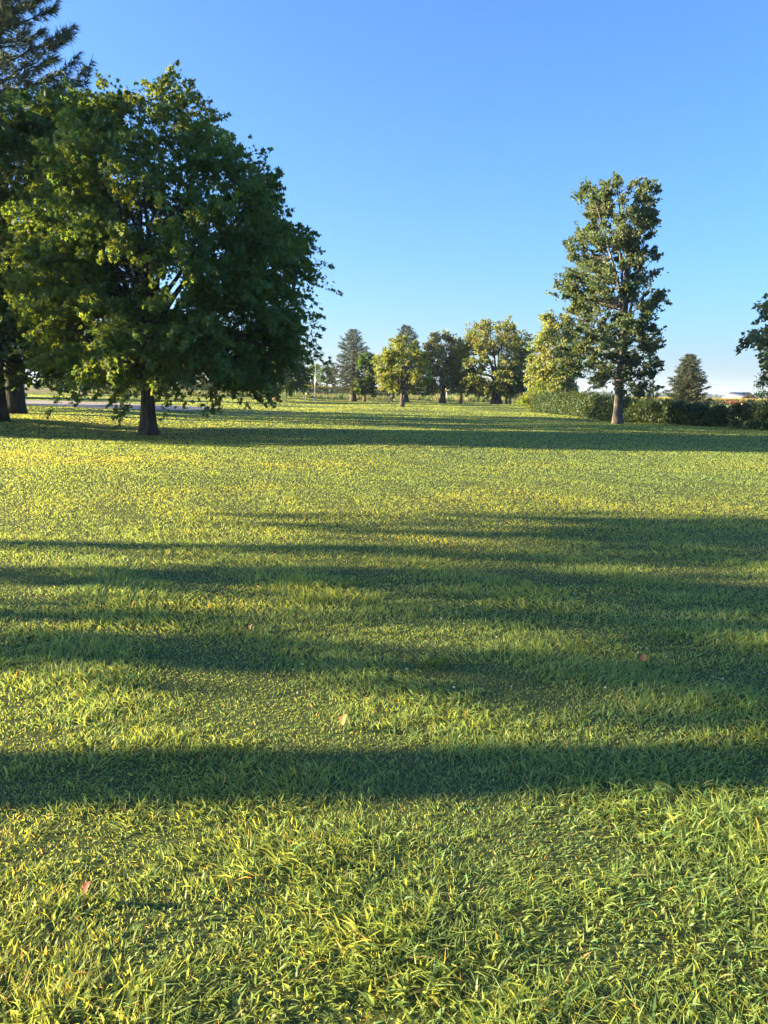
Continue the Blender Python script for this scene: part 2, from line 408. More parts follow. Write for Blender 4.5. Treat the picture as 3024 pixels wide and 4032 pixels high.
# ------------------------------------------------------------------ grass blades over the whole lawn, thinning with distance
def inside(poly, x, y):
    r = np.zeros(len(x), bool); n = len(poly)
    for i in range(n):
        x1, y1 = poly[i]; x2, y2 = poly[(i+1) % n]
        c = ((y1 > y) != (y2 > y)) & (x < (x2-x1)*(y-y1)/(y2-y1+1e-12)+x1); r ^= c
    return r
def fbm(x, y, s, seed, oct=4):
    g = np.random.default_rng(seed); v = np.zeros_like(x); a = 1; tot = 0
    for k in range(oct):
        for j in range(4):
            th = g.uniform(0, 6.28); f = s*g.uniform(.7, 1.4); v += a*np.sin(f*(x*math.cos(th)+y*math.sin(th))+g.uniform(0, 6.28))
        tot += a*2; a *= .6; s *= 2.1
    return v/tot
M_GRASS = leafmat('grass_blade', (.20, .265, .07), (.72, .76, .11), .40, .5, .3)
def grass():
    rng = np.random.default_rng(5)
    hw = .56                                            # half width of the strewn wedge per metre of distance
    D0, D1 = 1.25, 150
    # density law n(d): near blades stand close, far ones are read as tufts
    dd = np.exp(np.linspace(math.log(D0), math.log(D1), 400)); w = np.maximum(.0045, .00080*dd)
    k = np.interp(dd, [1, 7, 20, 150], [4.2, 3.1, 2.1, 1.9])
    n = k*(1.6/dd)/(w*.044)
    n = np.minimum(n, 13500)
    area = 2*hw*dd+1.8
    cdf = np.concatenate([[0], np.cumsum(.5*(n[1:]*area[1:]+n[:-1]*area[:-1])*np.diff(dd))])
    N = int(cdf[-1]); print('blades', N)
    y = np.interp(rng.random(N)*cdf[-1], cdf, dd)
    x = rng.uniform(-1, 1, N)*(hw*y+.9)
    # a thinner margin of simpler blades on both sides
    c2 = np.concatenate([[0], np.cumsum(.5*(n[1:]+n[:-1])*np.diff(dd))])*.32*6.0; N2 = int(c2[-1])
    y2 = np.interp(rng.random(N2)*c2[-1], c2, dd); x2 = (hw*y2+.85+rng.random(N2)*(3.0+.06*y2))*rng.choice([-1, 1], N2)
    x = np.concatenate([x, x2]); y = np.concatenate([y, y2]); edge = np.arange(N+N2) >= N
    keep = ~(inside(INFIELD, x, y) | inside(ROAD, x, y))
    x, y, edge = x[keep], y[keep], edge[keep]; N = len(x)
    d = np.hypot(x, y)
    clump = fbm(x, y, 5.5, 11); patch = fbm(x, y, .55, 12); coarse = fbm(x, y, 1.6, 13)
    fade = np.clip(7/d, .3, 1)                          # far blades stand for many: they vary less
    h = (1+fade*rng.uniform(-.45, .3, N))*np.interp(d, [2, 6], [.031, .031])*np.maximum(1+fade*(.85*clump+.35*coarse), .45)
    h = np.clip(h, .014, .10)
    low = (rng.random(N) < .30) & (y < 14)            # flattened blades and thatch close to the soil
    h = np.where(low, h*.45, h)
    wide = rng.random(N) < np.clip(.20+.4*coarse, .04, .55)
    bw = np.maximum(np.where(wide, rng.uniform(.005, .0095, N), rng.uniform(.0020, .0042, N)), np.interp(d, [6, 16, 45], [.0011, .0015, .0026])*d*rng.uniform(.7, 1.2, N))
    h *= np.where(wide & (d < 12), 1.15, 1); bw = np.where(edge, bw*2.0, bw)
    yaw = rng.uniform(0, 2*np.pi, N)
    # neighbours lean alike
    lx = fbm(x, y, 4.0, 21)*.6+rng.normal(0, .85, N); ly = fbm(x, y, 4.0, 22)*.6+rng.normal(0, .85, N)
    lx = np.where(low, lx*3.2, lx); ly = np.where(low, ly*3.2, ly)
    z = ground(x, y)-.004
    ax = np.c_[np.cos(yaw), np.sin(yaw), np.zeros(N)]
    lean = np.c_[lx, ly, np.zeros(N)]*h[:, None]
    B = np.c_[x, y, z]; up = np.array([0, 0, 1.])
    def pt(t, s, bend): return B+up*(h*t*(1-.18*bend*np.minimum(1, np.hypot(lx, ly))))[:, None]+lean*(t**1.7)+ax*(bw*.5*s)[:, None]
    # tint: green to straw, with drier patches and the odd dead blade
    t = np.ones((N, 3))*(1+fade[:, None]*rng.uniform(-.3, .3, (N, 1)))
    dry = np.clip(.2*patch+.12*coarse+rng.normal(-.02, .10, N)*fade, 0, .9)
    t *= 1+dry[:, None]*np.array([.9, .25, .5])
    t *= 1+np.clip(patch+.5*coarse, -1, 1)[:, None]*np.array([.12, .05, -.14])
    cool = rng.random(N) < .22; t[cool] *= 1+fade[cool, None]*np.array([-.28, -.08, .25])
    dead = rng.random(N) < (.025+.10*np.clip(patch-.35, 0, 1))*np.clip((11-d)/5, 0, 1); t[dead] *= np.array([2.2, 1.25, 1.6])
    t[low] *= np.array([.75, .6, .65])                  # thatch is browner; also darkened to paint shade into the gaps between blades
    q = [(d < 1.9) & ~edge, (d >= 1.9) & (d < 6.5) & ~edge, (d >= 6.5) | edge]
    prof = [[(0, -1, 0), (0, 1, 0), (.5, -1, .5), (.5, 1, .5), (.82, -.6, .8), (.82, .6, .8), (1, 0, 1)], [(0, -1, 0), (0, 1, 0), (.6, -.9, .6), (.6, .9, .6), (1, 0, 1)], [(0, -1, 0), (0, 1, 0), (1, 0, 1)]]
    tri = [[(0, 1, 3), (0, 3, 2), (2, 3, 5), (2, 5, 4), (4, 5, 6)], [(0, 1, 3), (0, 3, 2), (2, 3, 4)], [(0, 1, 2)]]
    Vs, Fs, Ts, off = [], [], [], 0
    for sel, pr, tf in zip(q, prof, tri):
        Vq = np.stack([pt(*a)[sel] for a in pr], 1); k_ = len(pr)
        Fs.append((np.array(tf)[None]+(np.arange(len(Vq))*k_)[:, None, None]).reshape(-1, 3)+off); Vs.append(Vq.reshape(-1, 3)); Ts.append(np.repeat(t[sel], k_, 0)); off += len(Vq)*k_
    F = np.vstack(Fs); o = mesh_obj('grass', np.vstack(Vs), F, M_GRASS, tint=np.vstack(Ts), smooth=True)
    print('grass tris', len(F))
    tag(o, 'mown green grass covering the whole lawn, coarse and tufted', 'grass', kind='stuff')
grass()

# ================================================================== near trees
mb_ = on_ground(586, 1713)
S1 = 3024/1659
def o16(base, rows): return outline_px(base, [(a*S1, b*S1, c*S1) for a, b, c in rows])
MAPLE = o16(mb_, [(205, 290, 345), (235, 250, 400), (260, 225, 440), (300, 185, 470), (350, 165, 515), (400, 140, 565), (450, 120, 608), (520, 105, 632),
                  (600, 100, 636), (700, 105, 632), (760, 130, 620), (805, 180, 575), (832, 250, 490)])
broadleaf('maple_tree', 'large maple with broad dome crown and low skirt of branches on the open lawn', mb_, MAPLE, 450, 300, .142, T_MAPLE,
          M_MAPLE, B_MAPLE, .27, 1, ry=.98, shell=.45, spray=1.3, wdt=.22, fork=.2, trunk_top=.72, flare=1.6, limbs=38, sides=16)
lb = on_ground(2, 1657)
broadleaf('maple_tree', 'dark maple crowding the pine, its bare lower trunk thinner than the pine trunk', lb,
          outline_px(lb, [(1500, -120, 200), (1400, -280, 300), (1150, -330, 330), (850, -330, 330), (600, -260, 320), (480, -120, 290), (410, 60, 230)]), 250, 135, .22, T_MAPLE, M_MAPLE2, B_OAK, .30, 2,
          shell=.5, spray=1.2, fork=.22, limbs=10)
pb = on_ground(60, 1628)
conifer('pine_tree', 'tall white pine with thick flaring trunk rising above the maples', pb, 25, 5.8, 3.6, 3, M_PINE, B_OAK, .46, n=200, spr=92, size=.40,
        tuft=True, shape=.6, droop=.1, rise=.25, bare=.25)
cb = on_ground(2430, 1669)
COTTON = outline_px(cb, [(1550, 2320, 2550), (1500, 2245, 2580), (1420, 2200, 2600), (1360, 2220, 2600), (1300, 2240, 2585), (1200, 2220, 2575), (1130, 2200, 2585), (1060, 2240, 2590), (1000, 2250, 2560),
                         (940, 2235, 2570), (880, 2270, 2560), (800, 2290, 2570), (750, 2310, 2570), (720, 2330, 2560)])
broadleaf('cottonwood_tree', 'tall narrow cottonwood with pale grey trunk in front of the hedge', cb, COTTON, 350, 190, .145, T_HEART, M_COTTON, B_COTTON, .27, 4,
          ry=.9, shell=.2, spray=.65, fork=.3, trunk_top=.85, flare=1.5, up=.7, droop=.05, limbs=14, sides=16,
          carve=[((q_ := at_depth(px_, rw_, cb.y)).x-cb.x, q_.z-cb.z, rx_/3024*cb.y, rz_/3024*cb.y) for px_, rw_, rx_, rz_ in
                 [(2458, 745, 36, 85), (2240, 890, 52, 48), (2246, 1045, 46, 26), (2612, 985, 44, 34), (2300, 1515, 50, 28), (2420, 1120, 22, 14), (2350, 1250, 18, 16), (2520, 1240, 16, 14), (2585, 1250, 22, 60), (2205, 1180, 12, 60)]])

# trees standing to the side of the view, whose long shadows cross the lawn
broadleaf('maple_tree', 'spreading maple growing at the left edge of the open lawn', Vector((-25, 8.45, gz(-25, 8.45))),
          [(5.8, -1.4, 1.4), (6.5, -2.3, 2.3), (7.8, -2.5, 2.5), (9.4, -2.0, 2.0), (10.4, -.8, .8)], 74, 80, .26, T_MAPLE, M_MAPLE2, B_OAK, .20, 6, shell=.4, spray=1.0, fork=.5)
broadleaf('young_tree', 'small thin crowned tree in front of the spreading maple', Vector((-19, 5.85, gz(-19, 5.85))),
          [(2.5, -1.1, 1.1), (3.4, -1.8, 1.8), (4.8, -1.7, 1.7), (6.2, -.6, .6)], 34, 60, .20, T_MAPLE, M_MAPLE2, B_OAK, .10, 9, shell=.3, spray=.7)
broadleaf('maple_tree', 'slender leaning maple nearest to the viewer beside the open lawn', Vector((-13, 2.2, gz(-13, 2.2))),
          [(5.0, -1.8, 1.8), (6, -2.6, 2.6), (7.6, -2.4, 2.4), (9, -1, 1)], 50, 90, .28, T_MAPLE, M_MAPLE2, B_OAK, .34, 7, shell=.4, spray=1.0, lean=(0, 3.2), fork=.55)
broadleaf('maple_tree', 'tall round maple beyond the left side of the lawn', Vector((-36, 29.6, gz(-36, 29.6))),
          [(2.6, -3, 3), (4, -5, 5), (9, -6, 6), (15, -5.5, 5.5), (18, -4, 4), (20, -1, 1)], 150, 130, .36, T_MAPLE, M_MAPLE2, B_OAK, .34, 8, shell=.4, spray=1.5)

for tx_, ty_, th_, lab in [(-29, 45, 13.5, 'round maple on the left beyond the white pine'), (-37, 54, 14, 'tall maple on the left near the dirt infield')]:
    broadleaf('maple_tree', lab, Vector((tx_, ty_, gz(tx_, ty_))), [(2.4, -3, 3), (4, -4.6, 4.6), (8, -5, 5), (11, -3.5, 3.5), (th_, -1, 1)], 90, 80, .38, T_MAPLE, M_MAPLE2, B_OAK, .32, int(ty_), shell=.35, spray=1.4)

# ================================================================== far trees
FG = 'trees across the far lawn'
def far(label, px, row, rows, lm, bm, tr, seed, clumps=70, per=90, size=.3, T=T_QUAD, **k):
    b = on_ground(px, row)
    return broadleaf('shade_tree', label, b, outline_px(b, rows), int(clumps*1.6), int(per*1.45), size*1.05, T, lm, bm, tr, seed, cat='tree', group=FG, sides=10, **k)
far('golden green small tree with forked trunk on the far lawn', 1582, 1602, [(1535, 1530, 1640), (1510, 1490, 1680), (1460, 1478, 1685), (1410, 1490, 1672), (1370, 1515, 1650), (1338, 1560, 1610)],
    M_GOLD, B_FAR, .26, 21, 80, 120, .2, spray=.7, fork=.24, stems=3, shell=.3, up=.5)
far('grey green ash tree between the golden tree and the big orange tinged tree', 1743, 1588, [(1540, 1700, 1790), (1500, 1672, 1805), (1440, 1662, 1800), (1390, 1670, 1795), (1345, 1690, 1785), (1322, 1720, 1760)],
    M_GREY, B_FAR, .42, 22, 75, 110, .3, spray=1.2, fork=.28, shell=.35)
far('big round tree tinged orange at the top with thick flaring trunk', 1953, 1591, [(1545, 1850, 2060), (1500, 1800, 2085), (1440, 1790, 2085), (1380, 1800, 2085), (1330, 1820, 2075), (1295, 1870, 2040), (1275, 1930, 1990)],
    leafmat('turning_leaf', (.15, .19, .055), (.38, .39, .06), .38), B_FAR, .62, 23, 120, 120, .32, spray=1.5, fork=.25, shell=.4, flare=1.9, yellow=.05, ycol=(1.8, 1.0, .5))
far('small dark green tree with thin reddish trunk left of the big orange tinged tree', 1815, 1588, [(1545, 1790, 1860), (1510, 1775, 1870), (1470, 1780, 1865), (1440, 1800, 1850)],
    M_MAPLE2, B_RED, .24, 24, 36, 80, .3, spray=.9, fork=.3)
far('slim young tree under the edge of the big orange tinged tree', 1993, 1592, [(1548, 1975, 2030), (1510, 1965, 2060), (1470, 1980, 2050), (1440, 2000, 2030)], M_MAPLE2, B_FAR, .2, 25, 26, 70, .3, spray=.8)
far('slimmest trunked young tree standing just left of the hedge end', 2007, 1592, [(1545, 1990, 2080), (1510, 2000, 2090), (1475, 2030, 2070)], M_MAPLE2, B_RED, .15, 26, 20, 70, .3, spray=.8)
far('slim tree with sunlit reddish trunk beside the first dark spruce', 1434, 1581, [(1545, 1410, 1470), (1500, 1405, 1480), (1440, 1415, 1478), (1400, 1430, 1465)], M_MAPLE2, B_RED, .26, 27, 40, 80, .3, spray=.8)
far('dark tree with low broad crown behind the flagpole', 1230, 1559, [(1530, 1205, 1290), (1500, 1195, 1312), (1465, 1215, 1310), (1448, 1240, 1290)], M_MAPLE2, B_FAR, .32, 28, 40, 80, .36, spray=1.3, fork=.3)
far('tree with forked sunlit tan trunk behind the big maple', 1085, 1577, [(1535, 1020, 1180), (1500, 1000, 1200), (1440, 1000, 1200), (1380, 1040, 1180), (1340, 1070, 1150)], M_MAPLE2, B_RED, .42, 29, 70, 90, .34, spray=1.2, fork=.22, stems=2)
far('tree with stout black trunk behind the big maple', 1040, 1566, [(1528, 985, 1090), (1490, 975, 1100), (1440, 990, 1090), (1400, 1010, 1060)], M_MAPLE2, B_OAK, .5, 30, 60, 80, .36, spray=1.3, fork=.28)
far('sapling with a thin black stem beyond the big maple', 1127, 1571, [(1540, 1115, 1140), (1515, 1108, 1150), (1490, 1120, 1140)], M_MAPLE2, B_OAK, .12, 31, 18, 60, .25, spray=.6)
far('pale feathery green tree rising behind the hedge', 2170, 1606, [(1560, 2110, 2250), (1500, 2100, 2270), (1430, 2105, 2270), (1360, 2115, 2265), (1300, 2130, 2250), (1250, 2160, 2230)],
    M_PALE, B_FAR, .4, 32, 90, 110, .28, spray=1.1, up=.6, fork=.2, shell=.25)
for i, (px, row, l, r_, top, lab) in enumerate([
        (330, 1556, 180, 460, 1360, 'wide dark tree far behind the dirt infield'), (760, 1552, 640, 900, 1380, 'round dark tree at the far end of the gravel path'),
        (520, 1550, 420, 640, 1340, 'tall dark tree behind the dirt infield and beyond the maple trunk'), (930, 1556, 880, 1010, 1420, 'small dark tree beside the gravel path'),
        (-150, 1560, -320, 60, 1330, 'broad dark tree beyond the infield behind the pine')]):
    h = 1520
    far(lab, px, row, [(h+6, l+30, r_-30), (h-40, l, r_), (h-90, l+10, r_-10), ((h-90+top)/2, l+40, r_-40), (top, (l+r_)/2-10, (l+r_)/2+10)], M_MAPLE2, B_FAR, .45, 40+i, 80, 80, .42, spray=1.5, fork=.2)
def farspruce(label, px, row, top, wid, low, seed, tr=.36, n=120, lm=M_NEEDLE, **k):
    b = on_ground(px, row); t = at_depth(px, top, b.y)
    w = wid/3024*b.y
    return conifer('spruce_tree', label, b, t.z-b.z, w/2, at_depth(px, low, b.y).z-b.z, seed, lm, B_FAR, tr, n=n, group=FG, **k)
farspruce('dark spruce with sky showing through its drooping boughs, beside the golden tree', 1390, 1579, 1298, 215, 1545, 51, .5, 170, spr=68, size=.55, shape=.68)
farspruce('dark spruce whose pointed top shows above the golden tree', 1592, 1584, 1283, 200, 1545, 52, .55, 170, spr=68, size=.55, shape=.6)
farspruce('low boughed dark spruce behind the left side of the golden tree', 1545, 1583, 1380, 130, 1550, 53, .34, 100, spr=52, size=.5)
farspruce('slim dark fir standing behind the hedge beside the pale feathery tree', 2115, 1593, 1395, 110, 1560, 54, .3, 100, spr=48, size=.5)
spb = at_depth(2705, 1560, 78)
conifer('spruce_tree', 'broad sunlit spruce standing alone behind the hedge', Vector((spb.x, 78, gz(spb.x, 78))), at_depth(2705, 1397, 78).z-gz(spb.x, 78), 2.35, .5, 55, M_NEEDLE, B_FAR, .2,
        n=210, spr=60, size=.38, shape=.62, group=FG, droop=.2)

# ================================================================== hedge and shrubs
def hedge(label, path, seed, per=260, size=.14, lm=M_HEDGE, name='hedge', sp=.16):
    """path: (x, y, height, half depth); a clipped but shaggy wall of leaves over woody stems"""
    rng = np.random.default_rng(seed); A = np.array(path, float)
    seg = np.concatenate([[0], np.cumsum(np.hypot(np.diff(A[:, 0]), np.diff(A[:, 1])))]); L = seg[-1]
    e = thing(name, (A[0, 0], A[0, 1], gz(A[0, 0], A[0, 1])), label, 'hedge', None)
    n = int(L/sp*14); s = rng.random(n)*L
    x, y, h, w = [np.interp(s, seg, A[:, c]) for c in range(4)]
    h = h*(1+.05*np.sin(s*1.1+seed)+.04*np.sin(s*2.7+1)+.03*np.sin(s*6.1))
    tx = np.interp(s, seg, np.gradient(A[:, 0], seg)); ty = np.interp(s, seg, np.gradient(A[:, 1], seg))
    nx, ny = -ty, tx; nl = np.hypot(nx, ny); nx /= nl; ny /= nl
    # spread over front, top and back of a rounded section
    a = rng.uniform(-.15, np.pi+.15, n); f = rng.uniform(.72, 1.0, n)
    cx = np.sign(np.cos(a))*np.abs(np.cos(a))**.5*w*f; cz = np.clip(np.abs(np.sin(a))**.5*f*h, .06, None)
    cz = np.where(rng.random(n) < .45, rng.random(n)*h*.95, cz)
    gzz = ground(x+nx*cx, y+ny*cx)-gz(A[0, 0], A[0, 1])
    C = np.c_[x+nx*cx-A[0, 0], y+ny*cx-A[0, 1], cz+gzz]
    O = norm(np.c_[nx*np.cos(a), ny*np.cos(a), np.sin(a)+.15])
    m = n*per//10; i = np.repeat(np.arange(n), per//10)
    pos = C[i]+O[i]*(rng.random(m)*.2)[:, None]+rng.normal(0, .11, (m, 3)); 
    N = O[i]+rng.normal(0, .5, (m, 3))+np.array([0, 0, .4]); D = O[i]*.4+rng.normal(0, .7, (m, 3))
    bt = tints(n, rng, .25, .15)[i]
    V, F, tt = leaves(pos, D, N, size*rng.uniform(.6, 1.3, m), T_QUAD, tints(m, rng, .25, .12, .01)*bt, rng)
    V[:, 2] = np.maximum(V[:, 2], -1.5)
    mesh_obj('foliage', V, F, lm, e, tt)
    mb = MB(); k = int(L/.35)
    for q in range(k):
        ss = rng.random()*L; bx, by, bh, bw = [float(np.interp(ss, seg, A[:, c])) for c in range(4)]
        bx += rng.uniform(-.3, .3)*bw; by += rng.uniform(-.3, .3)*bw
        b0 = np.array([bx-A[0, 0], by-A[0, 1], gz(bx, by)-gz(A[0, 0], A[0, 1])-.03])
        tip = b0+np.array([rng.normal(0, .3), rng.normal(0, .3), bh*.8]); mb.tube(bez(b0, b0*.6+tip*.4+rng.normal(0, .08, 3), tip, 5), np.linspace(.03, .008, 5), 5)
    mb.build('stems', B_FAR, e)['kind'] = 'stuff'
    return e
hl = []
for px, row, top in [(2130, 1624, 1548), (2230, 1634, 1540), (2330, 1646, 1545), (2440, 1657, 1555), (2520, 1664, 1572), (2620, 1669, 1578), (2720, 1674, 1577), (2800, 1679, 1582), (2892, 1684, 1592)]:
    p = on_ground(px, row); t = at_depth(px, top, p.y); n = (t.z-p.z)
    hl.append((p.x, p.y+.7, n-.27, .75))
hedge('long shaggy dark green hedge running behind the cottonwood', hl, 61)
hr = []
for px, row, top in [(2925, 1687, 1588), (3010, 1692, 1590), (3150, 1700, 1590)]:
    p = on_ground(px, row); t = at_depth(px, top, p.y); hr.append((p.x, p.y+.7, t.z-p.z-.22, .75))
hedge('short clipped dark hedge past the narrow gap', hr, 62)
sb = on_ground(2085, 1622)
broadleaf('shrub', 'bright yellow green shrub lit by the sun at the end of the hedge', sb+Vector((.4, .8, 0)), [(.15, -1.0, 1.4), (.8, -1.5, 1.5), (1.5, -1.0, 1.3), (2.2, -.3, .9), (2.6, .1, .5)], 46, 110, .17, T_QUAD,
          M_SUMAC, B_FAR, .05, 63, cat='shrub', shell=.2, spray=.55, fork=.05, stems=4, flare=1.1, sides=6, up=.6)
tb = on_ground(3040, 1692)
broadleaf('shrub', 'loose twiggy shrub poking up above the clipped hedge', tb+Vector((.9, 1.9, 0)), [(.2, -.5, .6), (1.0, -1.0, 1.0), (1.7, -1.3, 1.2), (2.4, -.9, 1.2), (3.1, -.3, .8)], 46, 60, .11, T_QUAD,
          M_MAPLE2, B_FAR, .05, 64, cat='shrub', shell=.2, spray=.5, fork=.05, stems=4, flare=1.1, sides=6, up=.6)
yb = at_depth(2573, 1580, 90)
broadleaf('young_tree', 'pale slender young tree beyond the hedge between cottonwood and spruce', Vector((yb.x, 90, gz(yb.x, 90))), [(.8, -.6, .6), (1.6, -.7, .7), (2.4, -.5, .5), (3.2, -.15, .15)], 24, 50, .16, T_QUAD,
          M_PALE, B_FAR, .06, 65, cat='tree', spray=.5, up=.8, sides=6)
# the tree whose branches reach in from beyond the right edge
rb = Vector((24.6, 37, gz(24.6, 37)))
broadleaf('shade_tree', 'dark leafy tree leaning branches in over the clipped hedge', rb,
          outline_px(rb, [(1470, 3020, 3700), (1430, 2965, 3800), (1385, 2950, 3850), (1330, 3000, 3900), (1280, 3010, 3900), (1220, 3040, 3850), (1180, 3070, 3800), (1080, 3160, 3700), (980, 3290, 3500)]),
          160, 170, .19, T_HEART, M_COTTON, B_COTTON, .33, 66, spray=.9, fork=.35, shell=.55)

# ================================================================== crops, weeds and the far country
def corn(name, label, x0, x1, y, rows, dx, hgt, seed, dy=1.2):
    rng = np.random.default_rng(seed); n = int((x1-x0)/dx)
    X = np.tile(np.linspace(x0, x1, n), rows)+rng.uniform(-.4, .4, n*rows)*dx; Y = np.repeat(y+np.arange(rows)*dy, n)+rng.uniform(-.3, .3, n*rows)
    h = hgt*rng.uniform(.88, 1.1, n*rows); N = n*rows; B = np.c_[X, Y, ground(X, Y)]
    Vs, Fs, Ts = [], [], []; off = 0
    def put(pos, D, size, tint, T):
        nonlocal off
        V, F, t = leaves(pos, D, rng.normal(0, 1, (len(pos), 3)), size, T, tint, rng); Vs.append(V); Fs.append(F+off); Ts.append(t); off += len(V)
    up = np.tile([0, 0, 1.0], (N, 1))
    put(B, up, h*.85, tints(N, rng, .2)*np.array([.9, 1, .8]), (T_NEEDLE[0]*np.array([1, .6, 1]), T_NEEDLE[1]))
    for k in range(6):
        a = rng.uniform(0, 6.28, N)
        put(B+np.c_[np.zeros(N), np.zeros(N), h*(.15+.11*k)], np.c_[np.cos(a), np.sin(a), rng.uniform(.3, 1.1, N)], rng.uniform(.45, .75, N), tints(N, rng, .3), (T_QUAD[0]*np.array([1, .45, 1]), T_QUAD[1]))
    gold = np.array([2.4, 1.6, 1.0])
    for k in range(5):
        put(B+np.c_[np.zeros(N), np.zeros(N), h*.78], up+rng.normal(0, .35, (N, 3)), h*.24, tints(N, rng, .2)*gold, (T_NEEDLE[0]*np.array([1, 2.2, 1]), T_NEEDLE[1]))
    o = mesh_obj(name, np.vstack(Vs), np.vstack(Fs), M_CORN, tint=np.vstack(Ts)); tag(o, label, 'crop', kind='stuff'); return o
M_CORN = leafmat('corn_leaf', (.13, .17, .05), (.25, .27, .05), .3)
corn('corn_field', 'standing corn with golden tassels beyond the far trees and hedge', -75, 150, 182, 6, .38, 2.5, 71)
def weeds(name, label, x0, x1, y0, y1, n, hgt, seed, cols):
    rng = np.random.default_rng(seed)
    X = rng.uniform(x0, x1, n); Y = rng.uniform(y0, y1, n); patch = fbm(X, Y*.3, .25, seed)
    h = hgt*rng.uniform(.5, 1.1, n)*(1+.3*patch)
    P = np.repeat(np.c_[X, Y, ground(X, Y)], 5, 0); m = len(P); D = np.c_[rng.normal(0, .3, m), rng.normal(0, .3, m), np.ones(m)]
    c = np.array(cols)[rng.integers(0, len(cols), n)]*(1+.3*patch[:, None])
    V, F, t = leaves(P+rng.normal(0, .12, (m, 3))*np.array([1, 1, 0]), D, rng.normal(0, 1, (m, 3)), np.repeat(h, 5)*rng.uniform(.6, 1.1, m), (T_NEEDLE[0]*np.array([1, 1.5, 1]), T_NEEDLE[1]), np.repeat(c, 5, 0)*tints(m, rng, .25), rng)
    o = mesh_obj(name, V, F, M_WEED, tint=t); tag(o, label, 'grass', kind='stuff'); return o
M_WEED = leafmat('weed_stalk', (.15, .18, .075), (.26, .29, .1), .35)
weeds('tall_grass', 'strip of pale tall grass and weeds between the lawn and the corn', -60, 110, 146, 166, 6000, 1.25, 72, [(1.2, 1.0, 1.0), (.75, .9, .6), (1.5, 1.15, 1.1), (.6, .8, .5)])
def far_woods():
    rng = np.random.default_rng(80); n = 1100
    X = rng.uniform(-3500, 3500, n); Y = 2500+rng.uniform(0, 160, n)
    h = 16*(1+.16*np.sin(X*.004)+.12*np.sin(X*.013+2))*rng.uniform(.75, 1.1, n)
    import bmesh
    bm = bmesh.new(); bmesh.ops.create_icosphere(bm, subdivisions=1, radius=1); tv = np.array([v.co for v in bm.verts]); tf = np.array([[v.index for v in f.verts] for f in bm.faces]); bm.free()
    k = len(tv)
    V = tv[None]*np.stack([h*.75, h*.6, h*.55], 1)[:, None]*rng.uniform(.82, 1.16, (n, k, 1))+np.stack([X, Y, ground(X, Y)+h*.45], 1)[:, None]
    F = (tf[None]+(np.arange(n)*k)[:, None, None]).reshape(-1, 3)
    o = mesh_obj('woods', V.reshape(-1, 3), F, plain('far_wood', (.05, .075, .035), .9, .4, .05)); tag(o, 'distant line of woods on the horizon, blue with haze', 'woods', kind='stuff')
far_woods()

# wind turbines far behind the woods
M_WHITE = plain('turbine_white', (.66, .66, .65), .5, .05)
def turbine(px, row, hub, blade, ang, label):
    v = ray(px, row); d = (hub-CAM_H)/ (v.z/v.y)                # depth at which a hub of that height stands
    p = Vector((v.x/v.y*d, d, 0)); p.z = gz(p.x, p.y)
    e = thing('wind_turbine', p, label, 'wind turbine', 'wind turbines on the horizon')
    m = MB(); m.tube([(0, 0, -1), (0, 0, hub*.5), (0, 0, hub)], [1.8, 1.4, 1.0], 10); m.build('tower', M_WHITE, e, True)
    m = MB(); m.box((0, 1.5, hub+.6), (3.2, 9, 3.4)); m.build('nacelle', M_WHITE, e)
    m = MB(); m.tube([(0, -3, hub+.6), (0, -4.6, hub+.6), (0, -5.6, hub+.6)], [1.7, 1.5, .3], 8); m.build('hub', M_WHITE, e)
    for k in range(3):
        a = R(ang+120*k); c, s = math.sin(a), math.cos(a); m = MB()
        pts = [(c*t*blade, -4.2, hub+.6+s*t*blade) for t in (0, .12, .3, .65, 1)]
        m.tube(pts, [.8, 1.1, 1.3, .8, .25], 6); m.build('blade', M_WHITE, e)
for a in [(2805.6, 1531, 76, 26, 5, 'wind turbine standing apart with one blade straight up, nearest the lone spruce'), (2851, 1527, 82, 30, 12, 'tallest wind turbine in the middle of the row'),
          (2844, 1536, 72, 24, 60, 'shorter wind turbine overlapping the tallest one'), (2868.6, 1538, 70, 24, 95, 'wind turbine with a level blade beside the tallest one'),
          (2903, 1538, 74, 22, 20, 'wind turbine standing above the barn roof'), (2791.7, 1542, 70, 22, 0, 'faint low wind turbine half hidden by the lone spruce')]:
    turbine(*a)

